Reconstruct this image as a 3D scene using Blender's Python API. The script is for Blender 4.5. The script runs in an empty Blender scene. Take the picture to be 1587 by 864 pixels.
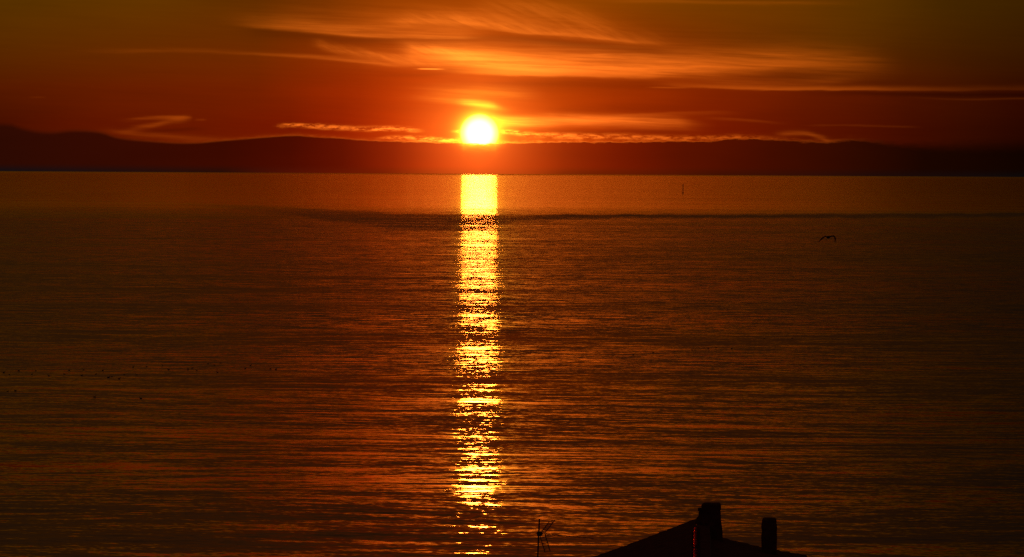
import bpy, bmesh, math, random
from mathutils import Vector, Matrix, Euler

random.seed(7)
SC = bpy.context.scene
COL = SC.collection
R = math.radians

# ------------------------------------------------------------------ camera
CAM_H = 30.0                       # eye height above the sea, on the hillside
HFOV = 14.0
W0, H0 = 1587.0, 864.0
F = (W0 / 2) / math.tan(R(HFOV / 2))
PITCH, ROLL = 1.443, 0.325
cam_d = bpy.data.cameras.new('camera')
cam = bpy.data.objects.new('camera', cam_d)
COL.objects.link(cam)
cam_d.sensor_width = 36.0
cam_d.lens = 18.0 / math.tan(R(HFOV / 2))
cam_d.clip_start, cam_d.clip_end = 0.5, 600000.0
CM = Matrix.Rotation(R(90 - PITCH), 3, 'X') @ Matrix.Rotation(R(ROLL), 3, 'Z')
cam.matrix_world = Matrix.Translation((0, 0, CAM_H)) @ CM.to_4x4()
SC.camera = cam


def ray(px, py):
    return (CM @ Vector(((px - W0 / 2) / F, (H0 / 2 - py) / F, -1.0))).normalized()


def azel(px, py):
    d = ray(px, py)
    return math.degrees(math.atan2(d.x, d.y)), math.degrees(math.asin(d.z))


def at(px, py, y):
    d = ray(px, py)
    return Vector((0, 0, CAM_H)) + d * (y / d.y)


def on_sea(px, py):
    d = ray(px, py)
    return Vector((0, 0, CAM_H)) + d * (-CAM_H / d.z)


def lin(c):
    return tuple((v / 255 / 12.92) if v / 255 <= 0.04045 else ((v / 255 + 0.055) / 1.055) ** 2.4 for v in c)


# ------------------------------------------------------- node expressions
class T:
    """builds node expressions inside one node tree"""
    def __init__(self, nt):
        self.nt = nt

    def node(self, typ, **kw):
        n = self.nt.nodes.new(typ)
        for k, v in kw.items():
            setattr(n, k, v)
        return n

    def put(self, sock, v):
        if isinstance(v, E):
            self.nt.links.new(v.s, sock)
        elif isinstance(v, (tuple, list)) and len(v) == 3 and sock.type == 'RGBA':
            sock.default_value = (*v, 1)
        else:
            sock.default_value = v

    def math(self, op, *a, clamp=False):
        n = self.node('ShaderNodeMath', operation=op, use_clamp=clamp)
        for i, v in enumerate(a):
            self.put(n.inputs[i], v)
        return E(self, n.outputs[0])

    def vmath(self, op, *a):
        n = self.node('ShaderNodeVectorMath', operation=op)
        for i, v in enumerate(a):
            if op == 'SCALE' and i == 1:
                self.put(n.inputs['Scale'], v)
            else:
                self.put(n.inputs[i], v)
        return E(self, n.outputs[0])

    def vec(self, x, y, z=0.0):
        n = self.node('ShaderNodeCombineXYZ')
        for i, v in enumerate((x, y, z)):
            self.put(n.inputs[i], v)
        return E(self, n.outputs[0])

    def sep(self, v):
        n = self.node('ShaderNodeSeparateXYZ')
        self.put(n.inputs[0], v)
        return [E(self, o) for o in n.outputs]

    def noise(self, v, scale=1.0, detail=2.0, rough=0.5, dist=0.0):
        n = self.node('ShaderNodeTexNoise')
        self.put(n.inputs['Vector'], v)
        n.inputs['Scale'].default_value = scale
        n.inputs['Detail'].default_value = detail
        n.inputs['Roughness'].default_value = rough
        n.inputs['Distortion'].default_value = dist
        return E(self, n.outputs['Fac']), E(self, n.outputs['Color'])

    def ramp(self, fac, stops):
        n = self.node('ShaderNodeValToRGB')
        cr = n.color_ramp
        self.put(n.inputs[0], fac)
        while len(cr.elements) > 1:
            cr.elements.remove(cr.elements[-1])
        for i, (p, c) in enumerate(stops):
            e = cr.elements[0] if i == 0 else cr.elements.new(p)
            e.position = p
            e.color = (*c, 1)
        return E(self, n.outputs[0])

    def curve(self, x, pts, lo, hi, vlo, vhi):
        """spline through pts (x, value)"""
        n = self.node('ShaderNodeFloatCurve')
        self.put(n.inputs['Value'], (x - lo) * (1.0 / (hi - lo)))
        c = n.mapping.curves[0]
        q = [((a - lo) / (hi - lo), (b - vlo) / (vhi - vlo)) for a, b in pts]
        if q[0][0] > 0.001:
            q.insert(0, (0.0, q[0][1]))
        if q[-1][0] < 0.999:
            q.append((1.0, q[-1][1]))
        c.points[0].location = q[0]
        c.points[1].location = q[-1]
        for p in q[1:-1]:
            c.points.new(*p)
        for p in c.points:
            p.handle_type = 'AUTO_CLAMPED'
        n.mapping.update()
        o = E(self, n.outputs[0])
        return o * (vhi - vlo) + vlo

    def mix(self, f, a, b):
        n = self.node('ShaderNodeMix', data_type='RGBA', clamp_factor=True)
        self.put(n.inputs[0], f)
        self.put(n.inputs[6], a)
        self.put(n.inputs[7], b)
        return E(self, n.outputs[2])

    def smooth(self, x, a, b):
        n = self.node('ShaderNodeMapRange', interpolation_type='SMOOTHSTEP')
        self.put(n.inputs[0], x)
        for i, v in zip((1, 2, 3, 4), (a, b, 0.0, 1.0)):
            self.put(n.inputs[i], v)
        return E(self, n.outputs[0])

    def linstep(self, x, a, b):
        n = self.node('ShaderNodeMapRange')
        self.put(n.inputs[0], x)
        for i, v in zip((1, 2, 3, 4), (a, b, 0.0, 1.0)):
            self.put(n.inputs[i], v)
        return E(self, n.outputs[0])


class E:
    def __init__(self, t, s):
        self.t, self.s = t, s
    def __add__(self, o): return self.t.math('ADD', self, o)
    __radd__ = __add__
    def __sub__(self, o): return self.t.math('SUBTRACT', self, o)
    def __rsub__(self, o): return self.t.math('SUBTRACT', o, self)
    def __mul__(self, o): return self.t.math('MULTIPLY', self, o)
    __rmul__ = __mul__
    def __truediv__(self, o): return self.t.math('DIVIDE', self, o)
    def __rtruediv__(self, o): return self.t.math('DIVIDE', o, self)
    def exp(self): return self.t.math('EXPONENT', self)
    def sqrt(self): return self.t.math('SQRT', self)
    def max(self, o): return self.t.math('MAXIMUM', self, o)
    def min(self, o): return self.t.math('MINIMUM', self, o)


# ------------------------------------------------------------- sun and sky
PX = math.degrees(1.0 / F)                       # one step of the sky tables, degrees
SUN_AZ, SUN_EL = azel(743, 211)
wd = bpy.data.worlds.new('World')
SC.world = wd
wd.use_nodes = True
wd.node_tree.nodes.clear()
t = T(wd.node_tree)
tc = t.node('ShaderNodeTexCoord')
dx, dy, dz = t.sep(t.vmath('NORMALIZE', E(t, tc.outputs['Generated'])))
AZ = t.math('ARCTAN2', dx, dy) * (180 / math.pi)
EL = t.math('ARCSINE', dz) * (180 / math.pi)
LO, HI = -8.5, 8.5                               # azimuths the cloud tables cover

# slow waviness of the cloud layers, and long thin streaks along them
wob = (t.noise(t.vec(AZ * 0.9, EL * 5.0, 3.1), detail=3)[0] - 0.5) * (14 * PX)
wob2 = (t.noise(t.vec(AZ * 3.5, EL * 22.0, 8.7), detail=4, rough=.6)[0] - 0.5) * (7 * PX)
ELW = EL + wob * 0.55 + wob2 * 0.35
streak = t.noise(t.vec(AZ * 0.9, EL * 22.0 + AZ * 0.8, 1.7), detail=5, rough=.62, dist=.15)[0]
wisp = t.noise(t.vec(AZ * 2.4 , EL * 16.0 + AZ * 6.0, 5.3), detail=5, rough=.6, dist=.3)[0]
rag = t.noise(t.vec(AZ * 7.0, EL * 26.0, 2.2), detail=5, rough=.65)[0]
patch = t.noise(t.vec(AZ * 0.6, EL * 3.0, 9.9), detail=3)[0]


def row(stops, ends):
    a = [(-30.0, ends[0])] + [(azel(x, 150)[0], c) for x, c in stops] + [(30.0, ends[1])]
    return t.ramp((AZ + 30.0) * (1 / 60.0), [((p + 30) / 60, lin(c)) for p, c in a])


def el_of(y):
    return azel(743, y)[1]


ENDS = ((46, 22, 4), (30, 12, 2))
rows = [
    (el_of(195), row([(0, (70, 15, 0)), (150, (92, 20, 0)), (300, (104, 24, 0)), (450, (116, 22, 0)),
        (540, (148, 30, 0)), (620, (196, 48, 0)), (690, (236, 78, 8)), (743, (250, 100, 14)), (810, (228, 78, 6)), (880, (196, 58, 0)),
        (960, (160, 42, 0)), (1100, (118, 25, 0)), (1250, (88, 18, 0)), (1400, (64, 12, 0)), (1500, (50, 10, 0)),
        (1587, (38, 6, 0))], ENDS)),
    (el_of(140), row([(0, (82, 24, 0)), (200, (100, 28, 0)), (400, (114, 31, 0)), (550, (152, 38, 0)),
        (650, (196, 54, 0)), (743, (220, 72, 3)), (850, (186, 58, 0)), (950, (162, 48, 0)), (1100, (128, 34, 0)),
        (1250, (98, 25, 0)), (1400, (72, 18, 0)), (1500, (58, 14, 0)), (1587, (46, 8, 0))], ENDS)),
    (el_of(62), row([(0, (86, 42, 0)), (200, (96, 43, 0)), (400, (104, 42, 0)), (550, (136, 46, 0)),
        (650, (164, 54, 0)), (743, (172, 58, 0)), (900, (150, 50, 0)), (1000, (128, 46, 0)), (1150, (104, 44, 0)),
        (1300, (90, 44, 0)), (1400, (74, 35, 0)), (1500, (60, 28, 0)), (1587, (52, 24, 0))], ENDS)),
    (el_of(5), row([(0, (82, 47, 0)), (250, (95, 50, 0)), (400, (94, 43, 0)), (500, (112, 46, 0)),
        (600, (146, 58, 0)), (743, (158, 62, 0)), (900, (144, 64, 0)), (1050, (118, 57, 0)), (1200, (104, 52, 0)),
        (1350, (84, 46, 0)), (1450, (64, 36, 0)), (1587, (54, 30, 0))], ENDS)),
    (4.5, row([(0, (42, 22, 2)), (300, (50, 20, 1)), (480, (68, 16, 0)), (620, (94, 21, 0)), (743, (102, 25, 0)), (900, (84, 24, 0)), (1100, (58, 21, 1)), (1400, (34, 16, 1)), (1587, (22, 11, 1))], ENDS)),
    (9.0, row([(0, (46, 26, 9)), (743, (62, 28, 7)), (1587, (24, 15, 7))], ((34, 20, 8), (28, 16, 8)))),
    (22.0, row([(0, (34, 22, 14)), (743, (44, 27, 16)), (1587, (28, 19, 13))], ((24, 16, 12), (22, 14, 11)))),
]
C = rows[0][1]
for (e0, _), (e1, c1) in zip(rows, rows[1:]):
    C = t.mix(t.linstep(EL, e0, e1), C, c1)

# physical sky as the faint base of the whole dome
nish = t.node('ShaderNodeTexSky', sky_type='NISHITA')
nish.sun_disc = False
nish.sun_elevation = R(SUN_EL)
nish.sun_rotation = R(SUN_AZ)
nish.altitude = 30
nish.dust_density = 4.0
C = t.vmath('ADD', C, t.vmath('MULTIPLY', E(t, nish.outputs[0]), (0.0016, 0.0009, 0.0006)))

dAZ, dEL = AZ - SUN_AZ, EL - azel(743, 207)[1]
RS = (dAZ * dAZ + dEL * dEL).sqrt()              # degrees from the sun

add_r = None


def band(path, amp, up, dn, tex=None, hard=1.0, wave=True):
    """one cloud streak: centre line, strength along it, soft edge above and below (table steps)"""
    pc = [(azel(x, y)[0], azel(x, y)[1]) for x, y in path]
    ce = t.curve(AZ, pc, LO, HI, -0.2, 3.0)
    am = [(azel(x, 150)[0], v) for x, v in amp]
    if amp[0][0] > 0:
        am.insert(0, (am[0][0] - 0.02, 0.0))
    if amp[-1][0] < 1587:
        am.append((am[-1][0] + 0.02, 0.0))
    a = t.curve(AZ, am, LO, HI, 0.0, 1.2)
    d = (ELW if wave else EL) - ce
    du = d.max(0.0) * (1 / (up * PX))
    dd = (0.0 - d).max(0.0) * (1 / (dn * PX))
    q = (du * du + dd * dd) * -1.0
    f = q.exp() * a
    if tex is not None:
        f = f * tex
    return f


ts = t.smooth(streak, .25, .72) * 0.65 + 0.5
tw = t.smooth(wisp, .22, .78) * 0.8 + 0.35
tr = t.smooth(rag, .36, .62) * 1.1 + 0.1

# darker lanes between the layers
dark = [
    band([(330, 48), (450, 53), (550, 62), (650, 62), (780, 60), (880, 67), (980, 76), (1060, 82)],
         [(340, 0), (430, .26), (560, .28), (650, .22), (780, .3), (880, .36), (980, .3), (1060, .12), (1150, 0)], 5, 9, ts),
    band([(650, 128), (850, 130), (1000, 131), (1150, 146)], [(640, 0), (740, .14), (850, .2), (1000, .16), (1200, 0)], 6, 14),
    band([(830, 172), (1000, 168), (1200, 160)], [(820, 0), (900, .16), (1000, .14), (1200, 0)], 10, 8),
    band([(840, 204), (900, 205), (1000, 204), (1100, 206)], [(830, 0), (880, .22), (1000, .24), (1100, 0)], 4, 4, ts),
    band([(1250, 145), (1450, 147), (1587, 147)], [(1200, 0), (1400, .32), (1587, .3)], 3, 4),
    band([(215, 204), (260, 203), (310, 200)], [(210, 0), (260, .24), (310, .1), (340, 0)], 3, 4, ts),
    band([(640, 118), (720, 115)], [(560, 0), (650, .14), (720, 0)], 4, 3, ts),
    band([(1130, 117), (1300, 119)], [(1100, 0), (1250, .22), (1400, 0)], 4, 4, ts),
]
Dk = dark[0]
for b in dark[1:]:
    Dk = Dk + b
C = t.vmath('SCALE', C, 1.0 - Dk.min(0.6) + (patch - 0.5) * 0.22 + (streak - 0.5) * 0.16)

lit = [
    # the broad bright layer
    band([(560, 84), (640, 86), (700, 92), (760, 99), (850, 105), (950, 107), (1050, 109), (1150, 105), (1250, 101), (1330, 104), (1420, 112)],
         [(560, 0), (640, .18), (700, .50), (760, .66), (850, .62), (950, .52), (1050, .42), (1150, .27), (1250, .18), (1330, .09), (1420, 0)], 22, 9, ts),
    band([(680, 112), (760, 114), (850, 116), (950, 118), (1060, 119)], [(650, 0), (720, .16), (800, .34), (900, .22), (1000, .13), (1090, 0)], 9, 2.4),
    band([(460, 88), (640, 92), (800, 98), (1000, 102), (1200, 100), (1400, 104)], [(440, 0), (620, .10), (760, .16), (950, .13), (1150, .08), (1300, .04), (1420, 0)], 34, 16, ts),
    # the upper layer
    band([(360, 30), (520, 36), (700, 36), (860, 40), (1000, 48)], [(360, 0), (500, .07), (650, .11), (780, .11), (900, .06), (1020, 0)], 26, 14, ts),
    band([(320, 36), (420, 43), (500, 50), (600, 57), (700, 58)], [(320, 0), (400, .12), (500, .24), (600, .26), (700, .18), (780, 0)], 15, 3, ts),
    band([(570, 38), (680, 33), (760, 40), (830, 49), (900, 55), (1000, 65), (1070, 72)],
         [(560, 0), (650, .26), (720, .32), (800, .27), (900, .2), (1000, .11), (1080, 0)], 14, 6, tw),
    band([(740, 44), (800, 51), (900, 58), (1000, 66), (1050, 70)], [(740, 0), (800, .14), (900, .16), (1000, .07), (1070, 0)], 4, 1.6),
    band([(760, 12), (860, 20), (900, 30), (970, 48)], [(700, 0), (800, .14), (900, .13), (1000, 0)], 15, 11, tw),
    # thin line on the left that runs into the cirrus
    band([(90, 80), (180, 80.5), (250, 79), (330, 81), (420, 85), (480, 89), (560, 95), (650, 102)],
         [(90, 0), (180, .04), (200, .05), (260, .045), (330, .04), (420, .10), (480, .17), (560, .2), (650, 0)], 4, 2.6, ts),
    band([(474, 67), (520, 77), (580, 87), (650, 96), (720, 104)], [(472, 0), (500, .2), (580, .27), (650, .22), (740, 0)], 7, 6, tw),
    band([(600, 71), (650, 77), (720, 86), (780, 94)], [(600, 0), (640, .34), (690, .42), (790, 0)], 8, 9, tw),
    band([(640, 107), (692, 107.6)], [(634, 0), (648, .25), (666, 1.0), (682, .5), (700, 0)], .85, .85, wave=False),
    # veil just above the sun
    band([(590, 149), (660, 153), (720, 158), (760, 163), (795, 170)], [(590, 0), (660, .1), (710, .28), (740, .8), (765, .6), (805, 0)], 5, 5, ts),
    band([(600, 138), (700, 143), (760, 144), (850, 148)], [(600, 0), (700, .16), (760, .2), (860, 0)], 9, 8, ts),
    # layers on the right
    band([(1000, 131), (1080, 135), (1150, 138), (1250, 138.6), (1350, 139.5), (1450, 140), (1587, 138)],
         [(980, 0), (1060, .10), (1120, .17), (1220, .22), (1310, .19), (1400, .09), (1500, .04), (1587, .03)], 5, 1.8),
    band([(1060, 120), (1150, 128), (1250, 127), (1350, 121)], [(1020, 0), (1150, .09), (1250, .09), (1390, 0)], 9, 7, ts),
    band([(912, 85), (935, 84.6), (1000, 84), (1020, 85)], [(908, 0), (930, .16), (950, .05), (980, .12), (1030, 0)], 1.3, 1.3, wave=False),
    band([(1000, 135.6), (1080, 136.8)], [(996, 0), (1030, .12), (1080, 0)], 1.2, 1.2, wave=False),
    band([(1130, 82), (1200, 85), (1280, 86), (1390, 92)], [(1090, 0), (1190, .05), (1300, .05), (1400, 0)], 3, 2, ts),
    band([(1380, 151), (1500, 154.6), (1587, 153)], [(1380, 0), (1470, .02), (1530, .03), (1587, .03)], 1.6, 1.4, wave=False),
    band([(960, 1), (1100, 2.6), (1200, 5), (1360, 3.6)], [(900, 0), (1050, .07), (1200, .06), (1370, 0)], 2, 3, ts),
    # bright shelf to the right of the sun
    band([(765, 190), (830, 189), (900, 187), (980, 188), (1050, 191), (1100, 196)],
         [(760, .9), (790, 1.1), (830, .85), (900, .62), (980, .48), (1050, .28), (1120, 0)], 8, 8, ts),
    band([(785, 205), (820, 210), (880, 211), (950, 211), (1020, 213), (1080, 214), (1150, 213), (1240, 214)],
         [(780, 1.1), (810, .9), (840, .75), (900, .6), (980, .46), (1060, .33), (1150, .18), (1250, 0)], 3.6, 3.6, tr),
    band([(1196, 207), (1240, 206), (1270, 213), (1292, 219)], [(1190, 0), (1225, .12), (1275, .13), (1300, 0)], 4, 3, ts),
    band([(1240, 195), (1330, 196), (1430, 198)], [(1230, 0), (1290, .03), (1390, .03), (1440, 0)], 1.6, 1.4),
    band([(900, 181), (1000, 177), (1100, 174), (1160, 175)], [(900, 0), (1000, .07), (1100, .04), (1170, 0)], 2, 5),
    band([(1060, 182), (1150, 186), (1230, 192)], [(1060, 0), (1150, .05), (1240, 0)], 2, 3, ts),
    # ragged strip on the left of the sun
    band([(428, 197), (455, 195), (520, 198), (570, 200), (610, 200), (660, 204)],
         [(424, 0), (440, .55), (500, .6), (540, .56), (600, .72), (640, .65), (664, 0)], 3.2, 3.0, tr),
    band([(572, 216), (620, 214), (660, 216), (712, 219)], [(570, 0), (600, .5), (650, .8), (700, 1.1), (716, 1.1)], 2.6, 2.6, tr),
    band([(700, 204), (716, 204)], [(694, 0), (708, .9), (716, 1)], 2, 2, wave=False),
    # faint clouds far left
    band([(180, 187), (230, 182), (270, 181), (300, 181.5)], [(170, 0), (220, .09), (260, .16), (285, .18), (300, 0)], 2.4, 3.6, ts),
    band([(170, 204), (225, 197), (285, 186)], [(165, 0), (225, .11), (270, .13), (296, 0)], 4, 4, ts),
    band([(140, 200), (220, 209), (300, 215), (360, 216)], [(140, 0), (200, .07), (300, .08), (370, 0)], 4, 4, ts),
    band([(40, 151), (72, 151)], [(38, 0), (60, .025), (74, 0)], 1.2, 1.2, wave=False),
    band([(302, 186), (320, 186)], [(300, 0), (312, .05), (322, 0)], 1.6, 1.6, wave=False),
]
S = lit[0]
for b in lit[1:]:
    S = S + b
near = t.math('EXPONENT', RS * (-1 / (210 * PX)))
ctint = t.mix(near, (1.0, .17, .008), (1.0, .30, .036))
ctint = t.mix((RS * (-1 / (34 * PX))).exp() * 2.0, ctint, (1.0, .75, .02))
C = t.vmath('ADD', C, t.vmath('SCALE', ctint, S * (near * .5 + 1.02)))

# low cloud bank on the horizon
top = [(0, 193), (18, 194), (32, 199), (78, 205.5), (116, 202.6), (151, 204.6), (185, 214), (232, 219), (290, 222), (348, 218),
       (420, 212.5), (460, 210.5), (480, 212), (528, 215), (566, 218), (620, 220), (680, 221), (743, 223), (800, 222), (888, 220.5),
       (989, 221), (1039, 219), (1090, 220), (1140, 215.5), (1215, 218), (1281, 221), (1316, 217), (1367, 221), (1392, 224), (1450, 226), (1587, 224)]
btop = t.curve(AZ, [azel(x, y) for x, y in top], LO, HI, -0.2, 3.0)
ragk = t.curve(AZ, [(azel(x, 200)[0], v) for x, v in [(0, .15), (300, .25), (560, .5), (680, .8), (800, 1), (1100, 1), (1300, 1), (1587, .8)]], LO, HI, 0, 1.2)
softk = t.curve(AZ, [(azel(x, 200)[0], v) for x, v in [(0, 5.5), (300, 3.0), (600, 1.3), (1100, 1.3), (1300, 3.0), (1390, 7), (1587, 16)]], LO, HI, 0, 20) * PX
bd = EL - (btop + (rag - 0.5) * ragk * (9 * PX) + wob2 * ragk * 0.4)
bank = 1.0 - t.smooth(bd / softk, -1.0, 1.0)
fringe = (bd.max(0.0) * (-1 / (1.7 * PX))).exp() * t.curve(AZ, [(azel(x, 200)[0], v) for x, v in
    [(0, 0), (90, .01), (180, .03), (300, .08), (350, .12), (430, .18), (560, .22), (620, .45), (690, .9), (743, 1.1), (800, .8),
     (900, .55), (1000, .36), (1100, .24), (1200, .14), (1280, .12), (1350, .03), (1400, 0), (1587, 0)]], LO, HI, 0, 1.3) * (tr * .6 + .7)
C = t.vmath('ADD', C, t.vmath('SCALE', ctint, fringe))
bcol = row([(0, (45, 10, 2)), (200, (53, 10, 1)), (350, (58, 9, 0)), (450, (72, 10, 0)), (540, (96, 13, 0)), (620, (140, 22, 0)), (690, (196, 42, 0)),
            (743, (222, 56, 2)), (800, (186, 44, 0)), (880, (140, 30, 0)), (960, (114, 22, 0)), (1050, (88, 17, 0)), (1200, (64, 12, 0)),
            (1320, (46, 9, 0)), (1430, (26, 5, 0)), (1587, (16, 3, 0))], ((24, 8, 3), (14, 4, 2)))
low = row([(0, (20, 14, 16)), (350, (38, 12, 6)), (600, (112, 20, 0)), (743, (196, 52, 2)), (880, (112, 28, 0)), (1100, (64, 16, 2)),
           (1350, (30, 10, 6)), (1587, (12, 8, 8))], ((18, 10, 8), (12, 8, 8)))
bcol = t.mix(t.smooth(EL, 13 * PX, -2 * PX), bcol, low)
bcol = t.vmath('SCALE', bcol, 1.0 + (patch - 0.5) * 0.25)
C = t.mix(bank, C, bcol)

# sun disc and its aureole
glow = ((RS - 28.5 * PX).max(0.0) * (-1 / (7.0 * PX))).exp()
bglow = (bd.min(0.0) * (1 / (4.2 * PX))).exp() * ((t.math('ABSOLUTE', dAZ) - 25 * PX).max(0.0) * (-1 / (6 * PX))).exp()
g2 = (RS * (-1 / (46 * PX))).exp()
C = t.vmath('ADD', C, t.vmath('SCALE', t.mix(1.0, (0, 0, 0), (2.2, .92, .035)), glow * (1.0 - bank) + bglow * bank))
C = t.vmath('ADD', C, t.vmath('SCALE', t.mix(1.0, (0, 0, 0), (1.05, .25, .03)), g2 * (1.0 - bank * .1)))
disc = (1.0 - t.smooth(RS, 27 * PX, 31 * PX)) * (1.0 - bank)
C = t.vmath('ADD', C, t.vmath('SCALE', t.mix(t.smooth(RS, 16 * PX, 28 * PX), (6.0, 1.9, 1.0), (3.8, 1.1, .22)), disc))
bg = t.node('ShaderNodeBackground')
t.put(bg.inputs[0], C)
bg.inputs[1].default_value = 1.0
out = t.node('ShaderNodeOutputWorld')
wd.node_tree.links.new(bg.outputs[0], out.inputs[0])
wd.cycles.sampling_method = 'MANUAL'
wd.cycles.sample_map_resolution = 2048

sd = bpy.data.lights.new('sun', 'SUN')
sd.energy = 0.0036                                # a sun dimmed by the last layer of air
sd.angle = R(0.5)
sd.color = (1.0, 0.21, 0.012)
sun = bpy.data.objects.new('sun', sd)
COL.objects.link(sun)
sun.rotation_euler = Euler((R(90 - SUN_EL), 0, R(180 - SUN_AZ)))
sun.location = (0, 400, 60)

SC.view_settings.view_transform = 'Standard'
SC.view_settings.look = 'None'
SC.view_settings.exposure = 0.0
SC.view_settings.gamma = 1.0
SC.view_settings.use_curve_mapping = False
SC.render.engine = 'CYCLES'
SC.cycles.use_denoising = False
SC.cycles.max_bounces = 6
SC.cycles.sample_clamp_indirect = 0.0
SC.cycles.caustics_reflective = False


# ------------------------------------------------------------------ helpers
def mesh_obj(name, bm, mat=None, parent=None, smooth=False):
    me = bpy.data.meshes.new(name)
    bmesh.ops.recalc_face_normals(bm, faces=bm.faces)
    bm.to_mesh(me)
    bm.free()
    if smooth:
        for p in me.polygons:
            p.use_smooth = True
    if mat:
        me.materials.append(mat)
    o = bpy.data.objects.new(name, me)
    COL.objects.link(o)
    if parent:
        o.parent = parent
    return o


def tag(o, label=None, cat=None, group=None, kind=None):
    for k, v in (('label', label), ('category', cat), ('group', group), ('kind', kind)):
        if v:
            o[k] = v
    return o


def empty(name, loc, rz=0.0):
    o = bpy.data.objects.new(name, None)
    COL.objects.link(o)
    o.location = loc
    o.rotation_euler = (0, 0, rz)
    return o


def material(name, col, rough=0.7, var=0.25, scale=6.0, coat=0.0, coat_rough=0.2, metallic=0.0, bump=0.0):
    m = bpy.data.materials.new(name)
    m.use_nodes = True
    q = T(m.node_tree)
    b = m.node_tree.nodes['Principled BSDF']
    co = q.node('ShaderNodeTexCoord')
    f, _ = q.noise(E(q, co.outputs['Object']), scale, 5, .6)
    d = tuple(c * (1 - var) for c in col)
    l = tuple(min(1, c * (1 + var)) for c in col)
    q.put(b.inputs['Base Color'], q.mix(q.smooth(f, .3, .7), d, l))
    b.inputs['Roughness'].default_value = rough
    b.inputs['Metallic'].default_value = metallic
    b.inputs['Coat Weight'].default_value = coat
    b.inputs['Coat Roughness'].default_value = coat_rough
    if bump:
        bn = q.node('ShaderNodeBump')
        bn.inputs['Strength'].default_value = bump
        bn.inputs['Distance'].default_value = .02
        q.put(bn.inputs['Height'], f)
        m.node_tree.links.new(bn.outputs[0], b.inputs['Normal'])
    return m


def tube(bm, pts, rad, n=8, cap=True):
    """tube through pts; rad a number or one per point"""
    pts = [Vector(p) for p in pts]
    rr = rad if isinstance(rad, (list, tuple)) else [rad] * len(pts)
    rings = []
    for i, p in enumerate(pts):
        d = (pts[min(i + 1, len(pts) - 1)] - pts[max(i - 1, 0)]).normalized()
        u = d.cross(Vector((0, 0, 1)))
        if u.length < 1e-3:
            u = d.cross(Vector((0, 1, 0)))
        u.normalize()
        v = d.cross(u)
        rings.append([bm.verts.new(p + (u * math.cos(a) + v * math.sin(a)) * rr[i])
                      for a in (2 * math.pi * k / n for k in range(n))])
    for a, b in zip(rings, rings[1:]):
        for k in range(n):
            bm.faces.new((a[k], a[(k + 1) % n], b[(k + 1) % n], b[k]))
    if cap:
        bm.faces.new(rings[0][::-1])
        bm.faces.new(rings[-1])


def box(bm, c, s, rz=0.0):
    m = Matrix.Translation(c) @ Matrix.Rotation(rz, 4, 'Z') @ Matrix.Diagonal((*s, 1))
    bmesh.ops.create_cube(bm, size=1.0, matrix=m)


def loft(bm, rings, close=True):
    vs = [[bm.verts.new(p) for p in r] for r in rings]
    n = len(vs[0])
    for a, b in zip(vs, vs[1:]):
        for k in range(n):
            bm.faces.new((a[k], a[(k + 1) % n], b[(k + 1) % n], b[k]))
    if close:
        bm.faces.new(vs[0][::-1])
        bm.faces.new(vs[-1])


def square_ring(cx, cy, z, hx, hy, bev=0.18, jit=0.0):
    """rounded-square ring for chimneys"""
    pts = []
    for sx, sy, a0 in ((1, 1, 0), (-1, 1, 90), (-1, -1, 180), (1, -1, 270)):
        for k in range(4):
            a = R(a0 + 30 * k)
            b = bev * min(hx, hy)
            pts.append(Vector((cx + sx * (hx - b) + b * math.cos(a) + random.uniform(-jit, jit),
                               cy + sy * (hy - b) + b * math.sin(a) + random.uniform(-jit, jit), z)))
    return pts


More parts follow.
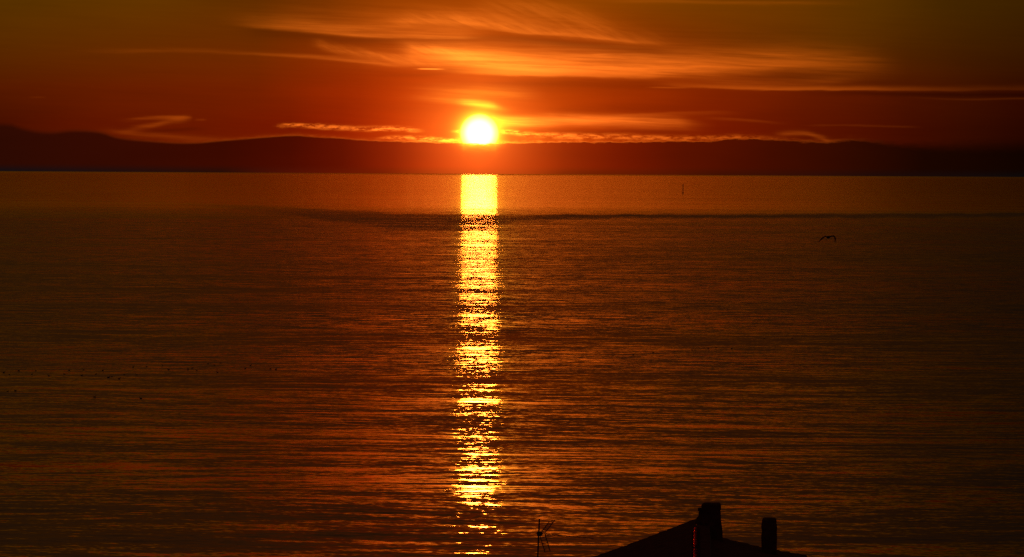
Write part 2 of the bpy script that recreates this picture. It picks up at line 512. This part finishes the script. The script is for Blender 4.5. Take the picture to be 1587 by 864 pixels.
# --------------------------------------------------------------------- sea
def sea_material():
    m = bpy.data.materials.new('sea_water')
    m.use_nodes = True
    nt = m.node_tree
    q = T(nt)
    b = nt.nodes['Principled BSDF']
    g = q.node('ShaderNodeNewGeometry')
    P = E(q, g.outputs['Position'])
    X, Y, _ = q.sep(P)
    DIST = (X * X + Y * Y).sqrt()
    # slopes of the water (tangents), read straight from noise so that far waves keep their tilt
    wx = (q.noise(q.vec(X * .006, Y * .006, 4.0), detail=2)[0] - .5)
    Yw = Y + wx * 60.0 + X * .03

    def slope(sx, sy, z, detail=2.0, rough=.5, dist=0.0, sh=.0):
        _, c = q.noise(q.vec((X + Yw * sh) * sx, Yw * sy, z), detail=detail, rough=rough, dist=dist)
        r, gg, _b = q.sep(c)
        return r - .5, gg - .5

    nearw = 1.0 - q.smooth(DIST, 380.0, 720.0)
    a1, l1 = slope(1 / 60.0, 1 / 10.0, 0.3, 1.5, sh=-.8)           # long low swell
    a2, l2 = slope(1 / 17.0, 1 / 3.6, 7.1, 2.0, .55, .6, sh=.61)       # waves
    a3, l3 = slope(1 / 3.2, 1 / 1.1, 11.3, 2.0, .6, sh=-.47)        # ripples
    a4, l4 = slope(1 / .7, 1 / .35, 17.9, 1.0, sh=.37)             # fine ripples
    # patches of breeze and slick water
    gust = q.noise(q.vec(X / 420.0, Y / 90.0, 2.0), detail=3, rough=.55)[0]
    rip = (q.smooth(gust, .35, .65) * .7 + .55) * (1.0 - nearw * .7) + nearw * .72
    # a lane of wind-roughened water a couple of kilometres out
    az = q.math('ARCTAN2', X, Y) * (180 / math.pi)
    dep = q.math('ARCTANGENT', CAM_H / DIST) * (180 / math.pi) + (q.noise(q.vec(az * 2.2, 40.0 / DIST * 300, 0), detail=5)[0] - .5) * .07
    upper = [(-200, 312), (0, 313), (180, 314), (300, 316), (450, 322), (560, 329), (650, 333), (743, 335), (850, 334), (1000, 333.5), (1300, 333), (1587, 331), (1800, 330)]
    lower = [(-200, 314), (0, 315.5), (180, 317.5), (300, 321), (450, 336), (560, 350), (650, 358), (743, 358), (775, 350), (820, 345), (900, 341), (1000, 340), (1300, 339), (1587, 337), (1800, 336)]
    cu = q.curve(az, [(azel(x, y)[0], -azel(x, y)[1]) for x, y in upper], LO, HI, 0, 1.5)
    cl = q.curve(az, [(azel(x, y)[0], -azel(x, y)[1]) for x, y in lower], LO, HI, 0, 1.5)
    s = 2.0 * PX
    lane = q.smooth(dep, cu - s * 1.6, cu + s * 1.2) * (1.0 - q.smooth(dep, cl - s * 2.6, cl + s * 1.0)) * (q.smooth(az, azel(260, 320)[0], azel(640, 320)[0]) * .7 + .3)
    far = q.smooth(DIST, 2300.0, 4000.0)                    # glassier water beyond the lane
    mid = q.smooth(DIST, 420.0, 1000.0) * (1.0 - far)
    k = (mid * .45 + nearw * .2 + 1.0) * (1.0 - far * .45)
    D = math.pi / 180
    along = (a1 * (nearw * (1.0 * D) + 3.4 * D) * (1.0 - mid * .6) + (a2 * (7.8 * D) + (a3 * (10.0 * D) + a4 * (8.0 * D)) * (1.0 - nearw * .2)) * rip) * k + lane * ((q.smooth(az, azel(780, 340)[0], azel(900, 340)[0]) * 1.2 + 1.4) * D) + far * (.5 * D) + mid * (1.45 * D) + (1.0 - far) * ((.95 - nearw * .45) * D) + q.smooth(DIST, 30000.0, 120000.0) * (1.2 * D)
    side = (l1 * (1.2 * D) + (l2 * (4.0 * D) + (l3 * (8.0 * D) + l4 * (9.0 * D)) * (1.0 - nearw * .45)) * rip) * k
    n = q.vmath('NORMALIZE', q.vec(side, 0.0 - along, 1.0))
    q.put(b.inputs['Normal'], n)
    b.inputs['Base Color'].default_value = (0.004, 0.006, 0.007, 1)
    b.inputs['Roughness'].default_value = 0.04
    b.inputs['IOR'].default_value = 1.333
    return m


bm = bmesh.new()
vs = [bm.verts.new(p) for p in ((-180000, -60, 0), (180000, -60, 0), (180000, 220000, 0), (-180000, 220000, 0))]
bm.faces.new(vs)
tag(mesh_obj('sea', bm, sea_material()), 'calm dark sea with the orange sun path across it', None, None, 'structure')

# ---------------------------------------------- hillside under the viewpoint
def ground_z(x, y):
    prof = [(-80, 30.5), (-8, 28.4), (8, 28.2), (20, 24), (60, 19), (110, 13.8), (150, 11.6), (190, 8), (225, 2.2), (240, -0.6), (280, -4)]
    for (y0, z0), (y1, z1) in zip(prof, prof[1:]):
        if y <= y1:
            f = max(0, (y - y0) / (y1 - y0))
            z = z0 + (z1 - z0) * f
            break
    else:
        z = prof[-1][1]
    return z + .35 * math.sin(x * .07 + y * .05) * math.sin(y * .11) * (1 if y > 12 else 0)


bm = bmesh.new()
NX, NY = 70, 90
grid = [[bm.verts.new((-260 + 520 * i / NX, -80 + 360 * j / NY, ground_z(-260 + 520 * i / NX, -80 + 360 * j / NY)))
         for i in range(NX + 1)] for j in range(NY + 1)]
for j in range(NY):
    for i in range(NX):
        bm.faces.new((grid[j][i], grid[j][i + 1], grid[j + 1][i + 1], grid[j + 1][i]))
tag(mesh_obj('ground', bm, material('dry_grass', (.06, .065, .03), .9, .4, .4, bump=.4), smooth=True),
    'dark grassy hillside falling to the shore', None, None, 'structure')

# ------------------------------------------------------------------- house
ROOF = material('terracotta_tile', (.30, .07, .045), .8, .3, 3.0, bump=.3)
RIDGE = material('glazed_ridge_tile', (.35, .03, .025), .16, .3, 4.0, bump=.15)
_q = T(RIDGE.node_tree)
_gl = _q.node('ShaderNodeBsdfAnisotropic')           # dark red glaze
_gl.inputs['Color'].default_value = (.42, .035, .05, 1)
_gl.inputs['Roughness'].default_value = .16
_mx = _q.node('ShaderNodeMixShader')
_mx.inputs[0].default_value = .5
_pb = RIDGE.node_tree.nodes['Principled BSDF']
_pb.inputs['Specular IOR Level'].default_value = 0.1
_pb.inputs['Roughness'].default_value = .8
RIDGE.node_tree.links.new(_pb.outputs[0], _mx.inputs[1])
RIDGE.node_tree.links.new(_gl.outputs[0], _mx.inputs[2])
RIDGE.node_tree.links.new(_mx.outputs[0], RIDGE.node_tree.nodes['Material Output'].inputs[0])
STUCCO = material('stucco', (.42, .38, .32), .9, .12, 3.0, bump=.3)
SOOT = material('sooty_render', (.26, .08, .06), .9, .35, 5.0, bump=.5)
METAL = material('aluminium_tube', (.30, .29, .28), .55, .15, 20.0, metallic=.6)

HY = 140.0                                        # far gable
apex = at(1079, 804, HY)
RZ = -math.atan2(apex.x, apex.y)                  # the ridge runs straight towards the viewer
base_z = ground_z(apex.x, 131) - .1
house = empty('house', (apex.x * 131.5 / HY, 131.5, base_z), RZ)
tag(house, 'dark low house with a tiled gable roof and two stubby chimneys', 'house')
HM = Matrix.Translation(house.location) @ Matrix.Rotation(RZ, 4, 'Z')
HI_ = HM.inverted()


def hl(px, py, y):
    """house coordinates of a point seen in that direction at depth y"""
    return HI_ @ at(px, py, y)


A = hl(1079, 804, HY)                             # apex, far end
YF, YN = A.y, A.y - 17.0                          # far and near rake
L1 = hl(913, 864, HY)
slopeL = (A.z - L1.z) / (A.x - L1.x)
B = hl(1118, 832, HY)
Bend = hl(1250, 860, HY)
slopeR = (B.z - Bend.z) / (Bend.x - B.x)
XL = A.x - 5.6
XR = Bend.x
XS = A.x + .45                                    # where the lower right-hand roof starts
ZS = B.z + slopeR * (B.x - XS)


def roof_sheet(bm, x0, z0, x1, z1, y0, y1, th=.16):
    """barrel-tiled roof plane, closed underneath"""
    L = math.hypot(x1 - x0, z1 - z0)
    nu = int(L / .0875)
    nv = int((y1 - y0) / .06)
    tops, bots = [], []
    for i in range(nu + 1):
        f = i / nu
        s = f * L
        course = (s % .35) / .35
        rt, rb = [], []
        for j in range(nv + 1):
            y = y0 + (y1 - y0) * j / nv
            w = .035 * abs(math.sin(math.pi * (y - y0) / .24)) + .028 * course
            sag = -.05 * math.sin(math.pi * f) * (1 + .3 * math.sin(y * .8))
            x, z = x0 + (x1 - x0) * f, z0 + (z1 - z0) * f
            hh = math.sin(int(s / .35) * 12.9 + int((y - y0) / .24) * 78.2) * 43758.5
            rt.append(bm.verts.new((x, y, z + w + sag + .012 * (hh - math.floor(hh)) - .04)))
            rb.append(bm.verts.new((x, y, z - th + sag)))
        tops.append(rt)
        bots.append(rb)
    for i in range(nu):
        for j in range(nv):
            bm.faces.new((tops[i][j], tops[i + 1][j], tops[i + 1][j + 1], tops[i][j + 1]))
            bm.faces.new((bots[i][j], bots[i][j + 1], bots[i + 1][j + 1], bots[i + 1][j]))
        for j in (0, nv):
            bm.faces.new((tops[i][j], bots[i][j], bots[i + 1][j], tops[i + 1][j]))
    for j in range(nv):
        for i in (0, nu):
            bm.faces.new((tops[i][j], tops[i][j + 1], bots[i][j + 1], bots[i][j]))


bm = bmesh.new()
roof_sheet(bm, A.x, A.z, XL, A.z - slopeL * (A.x - XL), YN, YF)
roof_sheet(bm, A.x + .002, A.z, XS, A.z - .1, YN, YF)
roof_sheet(bm, XS + .004, ZS, XR, ZS - slopeR * (XR - XS), YN, YF - .05)
roof = mesh_obj('roof', bm, ROOF, house)

bm = bmesh.new()
y = YN + .1
yend = hl(1075, 822, 135.6).y
while y < yend:
    f0, f1 = [], []
    for k in range(9):
        a = math.pi * k / 8
        f0.append((A.x + .125 * math.cos(a), y, A.z - .03 + .105 * math.sin(a)))
        f1.append((A.x + .105 * math.cos(a), y + .40, A.z - .03 + .085 * math.sin(a) + random.uniform(-.004, .012)))
    v0 = [bm.verts.new(p) for p in f0]
    v1 = [bm.verts.new(p) for p in f1]
    for k in range(8):
        bm.faces.new((v0[k], v0[k + 1], v1[k + 1], v1[k]))
    y += .36
ridge = mesh_obj('ridge_tiles', bm, RIDGE, roof, smooth=True)
ridge['label'] = 'row of glossy ridge tiles glinting dark red in the low sun'

# walls: pentagon prism under the roof, set in from the eaves
bm = bmesh.new()
xl, xr = XL + .5, XR - .35
zl = A.z - slopeL * (A.x - xl) - .2
zr = ZS - slopeR * (xr - XS) - .2
ring = []
for yy in (YN + .45, YF - .45):
    ring.append([Vector((xl, yy, -1.2)), Vector((xr, yy, -1.2)), Vector((xr, yy, zr)), Vector((XS + .05, yy, ZS - .2)),
                 Vector((XS + .02, yy, A.z - .3)), Vector((A.x, yy, A.z - .2)), Vector((xl, yy, zl))])
loft(bm, ring)
mesh_obj('wall', bm, STUCCO, house)

# the big chimney, slightly tapering, with a rounded top and a small flue on its side
def chimney(rows_, depth_y, deep, label, jit=.008, flue=None, cap=None):
    bm = bmesh.new()
    rings = []
    for xl_, xr_, py in rows_:
        a, b_ = hl(xl_, py, depth_y), hl(xr_, py, depth_y)
        rings.append(square_ring((a.x + b_.x) / 2, a.y, a.z, (b_.x - a.x) / 2, deep * (b_.x - a.x) / 2 / .36, .3, jit))
    loft(bm, rings)
    o = mesh_obj('chimney', bm, SOOT, house)
    o['label'] = label
    return o


cy = 138.6
c1 = chimney([(1081, 1121.5, 868), (1083, 1121, 846), (1084, 1120, 834), (1086, 1119.6, 824), (1087, 1118.6, 814), (1087.6, 1117.6, 806), (1088, 1117.0, 798),
              (1088, 1116.6, 790)], cy, .36, 'taller wide chimney with sloping sides')
bm = bmesh.new()
rings = []
for xl_, xr_, py in [(1087, 1117.4, 789.8), (1087, 1117.4, 784), (1088, 1117, 781.4), (1092, 1115, 779.6)]:
    a, b_ = hl(xl_, py, cy), hl(xr_, py, cy)
    rings.append(square_ring((a.x + b_.x) / 2, a.y, a.z, (b_.x - a.x) / 2, (b_.x - a.x) / 2, .3, .006))
loft(bm, rings)
mesh_obj('cap', bm, SOOT, c1)
bm = bmesh.new()
rings = []
for xl_, xr_, py in [(1076, 1090, 812), (1080, 1090, 803), (1082.4, 1090, 800), (1083, 1090, 792), (1081.6, 1090, 791.4), (1081.6, 1090, 788), (1083, 1090, 787.4)]:
    a, b_ = hl(xl_, py, cy - .1), hl(xr_, py, cy - .1)
    rings.append(square_ring((a.x + b_.x) / 2, a.y, a.z, (b_.x - a.x) / 2, .12, .3, .004))
loft(bm, rings)
mesh_obj('flue', bm, SOOT, c1)

c2y = 138.0
c2 = chimney([(1180, 1204.4, 866), (1180.3, 1204, 846), (1180, 1204.4, 832), (1180.6, 1204, 824), (1180, 1204.3, 817), (1180.4, 1203.8, 812), (1181.2, 1203, 809.4)],
             c2y, .36, 'narrower chimney standing lower on the right-hand roof slope')
bm = bmesh.new()
rings = []
for xl_, xr_, py in [(1181, 1203.4, 809.2), (1181.2, 1203.2, 806.2), (1182.2, 1202.4, 804.0), (1184.5, 1200.6, 802.8)]:
    a, b_ = hl(xl_, py, c2y), hl(xr_, py, c2y)
    rings.append(square_ring((a.x + b_.x) / 2, a.y, a.z, (b_.x - a.x) / 2, (b_.x - a.x) / 2, .35, .005))
loft(bm, rings)
mesh_obj('cap', bm, SOOT, c2)

# ------------------------------------------------------------- tv antenna
AY = 133.0
mt = at(836, 804, AY)
mb = at(833.5, 860, AY)
md = (mb - mt).normalized()
loc = HI_ @ mt
zroof = A.z - slopeL * (A.x - loc.x)
foot = HM @ Vector((loc.x, loc.y, zroof))
k = (mt.z - foot.z) / -md.z
foot = mt + md * (k + .02)
ant = empty('tv_antenna', foot)
tag(ant, 'spindly television antenna with a K-shaped reflector on a thin mast', 'antenna')


def al(p):
    return p - foot


bm = bmesh.new()
tube(bm, [al(foot), al(mt)], .026)
mesh_obj('mast', bm, METAL, ant)
bm = bmesh.new()
bmesh.ops.create_cone(bm, cap_ends=True, segments=12, radius1=.10, radius2=.05, depth=.10, matrix=Matrix.Translation((0, 0, .05)))
mesh_obj('mast_foot', bm, METAL, ant)
hub = al(at(834.8, 827.2, AY))
yaw = R(-22)
bd_ = Vector((math.cos(yaw), math.sin(yaw), math.tan(R(-2.6)))).normalized()      # boom heading
rod = Vector((math.sin(-yaw), math.cos(yaw), 0)).normalized()                     # elements lie across it
up_ = rod.cross(bd_) * -1
if up_.z < 0:
    up_ = -up_
bm = bmesh.new()
tube(bm, [hub - bd_ * .10, hub + bd_ * 1.88], .010)
mesh_obj('boom', bm, METAL, ant)
bm = bmesh.new()
box(bm, hub + bd_ * .03, (.14, .10, .13), yaw)
mesh_obj('clamp', bm, METAL, ant)
for sgn, run in ((1, .50), (-1, .36)):
    bm = bmesh.new()
    root = hub + bd_ * .12
    dr = (bd_ * (.36 if sgn > 0 else .22) + up_ * sgn * (.50 if sgn > 0 else .57)).normalized()
    Lw = .56 if sgn > 0 else .60
    half = rod * .25
    for s_ in (-1, 1):
        tube(bm, [root + half * s_ * .9, root + half * s_ * .9 + dr * Lw], .014, 6)
    for i in range(7):
        c = root + dr * (.02 + (Lw - .03) * i / 6)
        tube(bm, [c - half, c + half], .009, 6)
    mesh_obj('reflector', bm, METAL, ant)
bm = bmesh.new()
c = hub + bd_ * .30
pts = [c + rod * .17 * math.cos(a) * (1 if abs(math.cos(a)) > .1 else 1) + up_ * .035 * math.sin(a) for a in (2 * math.pi * i / 16 for i in range(17))]
tube(bm, pts, .012, 6)
mesh_obj('dipole', bm, METAL, ant)
proto_d = None
for i in range(11):
    bm_len = .15 - .004 * i
    p = hub + bd_ * (.44 + 1.42 * i / 10)
    if proto_d is None:
        bm = bmesh.new()
        tube(bm, [rod * -bm_len, rod * bm_len], .010, 6)
        o = proto_d = mesh_obj('director', bm, METAL, ant)
    else:
        o = proto_d.copy()
        COL.objects.link(o)
        o.parent = ant
        o.scale = (bm_len / .15,) * 3
    o.location = p

# ------------------------------------------------------------------- birds
FEATHER = material('dark_feather', (.10, .085, .075), .8, .3, 8.0)


def fused(name, bm, voxel, mat):
    """one continuous skin over the overlapping pieces of a body"""
    o = mesh_obj(name, bm, mat)
    md_ = o.modifiers.new('skin', 'REMESH')
    md_.mode = 'VOXEL'
    md_.voxel_size = voxel
    dg = bpy.context.evaluated_depsgraph_get()
    me = bpy.data.meshes.new_from_object(o.evaluated_get(dg))
    o.modifiers.clear()
    o.data = me
    for p in me.polygons:
        p.use_smooth = True
    if not me.materials:
        me.materials.append(mat)
    return o


GY = 205.0


def gp(px, py, off=0.0):
    return at(px, py, GY + off)


gc = gp(1283.5, 368.2)
bm = bmesh.new()
# body heads away and to the right, tail nearest the viewer
hd = Vector((.35, .94, .04)).normalized()
tube(bm, [gc - hd * .30, gc - hd * .20, gc - hd * .06, gc + hd * .08, gc + hd * .18, gc + hd * .24, gc + hd * .29, gc + hd * .35],
     [.012, .035, .062, .068, .050, .040, .042, .010], 12)
wl = [(1283, 367.3, 0, .19), (1279, 366.9, .05, .20), (1276.2, 368.0, .08, .18), (1273.4, 370.4, .04, .15), (1270.8, 373.2, -.05, .10), (1268.3, 375.8, -.14, .03)]
wr = [(1284, 367.3, 0, .19), (1288.4, 366.5, .08, .20), (1291.8, 366.0, .12, .19), (1293.8, 367.6, .10, .17), (1294.6, 371.2, .02, .13), (1294.0, 375.6, -.10, .04)]
for w in (wl, wr):
    rings = []
    pts = [gp(a, b_, c) for a, b_, c, _ in w]
    for i, (a, b_, c, ch) in enumerate(w):
        d = (pts[min(i + 1, len(w) - 1)] - pts[max(i - 1, 0)]).normalized()
        nrm = d.cross(hd).normalized()
        p = pts[i]
        rings.append([p + hd * (ch / 2) * math.cos(th) + nrm * (.020 + .012 * (ch > .1)) * math.sin(th) for th in (2 * math.pi * k_ / 12 for k_ in range(12))])
    loft(bm, rings)
gull = fused('gull', bm, .014, FEATHER)
for v in gull.data.vertices:
    v.co -= gc
gull.location = gc
tag(gull, 'gull flying low over the sea with drooping wing tips', 'bird')

# waterbirds afloat
bm = bmesh.new()
tube(bm, [(-.26, 0, .10), (-.20, 0, .085), (-.08, 0, .07), (.06, 0, .07), (.15, 0, .085), (.20, 0, .10)], [.012, .05, .095, .10, .075, .03], 10)
tube(bm, [(.15, 0, .11), (.19, 0, .18), (.205, 0, .24), (.23, 0, .275), (.27, 0, .275), (.34, 0, .262)], [.05, .036, .034, .045, .035, .008], 8)
duck0 = fused('waterbird', bm, .018, FEATHER)
K1, K2 = 1587 / 460, 1587 / 400
flock = [(20, 200), (50, 210), (100, 190), (170, 210), (192, 190), (260, 215), (345, 208), (370, 187), (437, 215), (447, 185), (512, 208),
         (550, 188), (580, 226), (598, 222), (637, 233), (665, 212), (712, 170), (730, 213), (785, 168), (868, 160), (902, 183), (1006, 182),
         (1028, 176), (1052, 190), (1112, 153), (1148, 160), (1163, 198), (1178, 148), (1312, 177), (1340, 162), (1445, 180), (1475, 182)]
flock = [(x / K1, 520 + y_ / K1) for x, y_ in flock]
low_pair = [(40 / K1, 520 + 300 / K1), (82 / K1, 520 + 297 / K1)]
low_single = [(505 / K1, 520 + 330 / K1), (753 / K1, 520 + 338 / K1)]
column_pair = [(649, 562), (734.5, 561.5), (740, 562)]
line = [(960 + x / K2, 500 + y_ / K2) for x, y_ in [(85, 197), (208, 187), (340, 178), (448, 170), (545, 160), (595, 153), (690, 163), (890, 102), (1060, 98), (1310, 103)]]
ORD = ['first', 'second', 'third', 'fourth', 'fifth', 'sixth', 'seventh', 'eighth', 'ninth', 'tenth', 'eleventh', 'twelfth', 'thirteenth',
       'fourteenth', 'fifteenth', 'sixteenth', 'seventeenth', 'eighteenth', 'nineteenth', 'twentieth', 'twenty-first', 'twenty-second',
       'twenty-third', 'twenty-fourth', 'twenty-fifth', 'twenty-sixth', 'twenty-seventh', 'twenty-eighth', 'twenty-ninth', 'thirtieth',
       'thirty-first', 'thirty-second', 'thirty-third']
birds = []
for i, p in enumerate(flock):
    birds.append((p, 'dark waterbird in the long flock on the left water, %s from its left end' % ORD[i], 'waterbirds in the long flock'))
for p, s_ in zip(low_pair, ('left', 'right')):
    birds.append((p, '%s bird of the pair floating just below the left end of the flock' % s_, 'waterbirds below the flock'))
for p, s_ in zip(low_single, ('fainter lone waterbird below the middle of the flock', 'darker lone waterbird farthest below the flock, right of the other')):
    birds.append((p, s_, 'waterbirds below the flock'))
for p, s_ in zip(column_pair, ('lone waterbird on dark water just left of the sun path', 'left bird of two silhouetted inside the sun path', 'right bird of two silhouetted inside the sun path')):
    birds.append((p, s_, 'waterbirds near the sun path'))
for i, p in enumerate(line):
    birds.append((p, 'small waterbird in the sparse line right of the sun path, %s from its left end' % ORD[i], 'waterbirds in the sparse line'))
for i, ((px, py), label, group) in enumerate(birds):
    o = duck0 if i == 0 else duck0.copy()
    if i:
        COL.objects.link(o)
    o.location = on_sea(px, py)
    o.location.z = -.02
    o.rotation_euler = (0, 0, R(random.choice((0, 180)) + random.uniform(-40, 40)))
    sc_ = random.uniform(.56, .78) * (1.15 if i in (2, 12, 14) else 1.0)
    o.scale = (sc_,) * 3
    tag(o, label, 'bird', group)

# -------------------------------------------------- far beacon in the water
bp = on_sea(1058.5, 299.5)
hgt = at(1058.5, 285.5, bp.y).z
beacon = empty('sea_beacon', (bp.x, bp.y, 0))
tag(beacon, 'thin dark beacon post standing in the far bright water', 'beacon')
DARKIRON = material('dark_iron', (.06, .045, .04), .8, .3, 1.0)
bm = bmesh.new()
tube(bm, [(0, 0, -1.5), (0, 0, 1.0), (0, 0, 1.4)], [1.1, 1.0, .6], 12)
mesh_obj('base', bm, DARKIRON, beacon)
bm = bmesh.new()
tube(bm, [(0, 0, 1.3), (0, 0, hgt * .45), (0, 0, hgt * .82)], [.52, .62, .55], 10)
mesh_obj('post', bm, DARKIRON, beacon)
bm = bmesh.new()
tube(bm, [(0, 0, hgt * .81), (0, 0, hgt * .86), (0, 0, hgt * .95), (0, 0, hgt)], [.5, .85, .75, .1], 10)
mesh_obj('topmark', bm, DARKIRON, beacon)
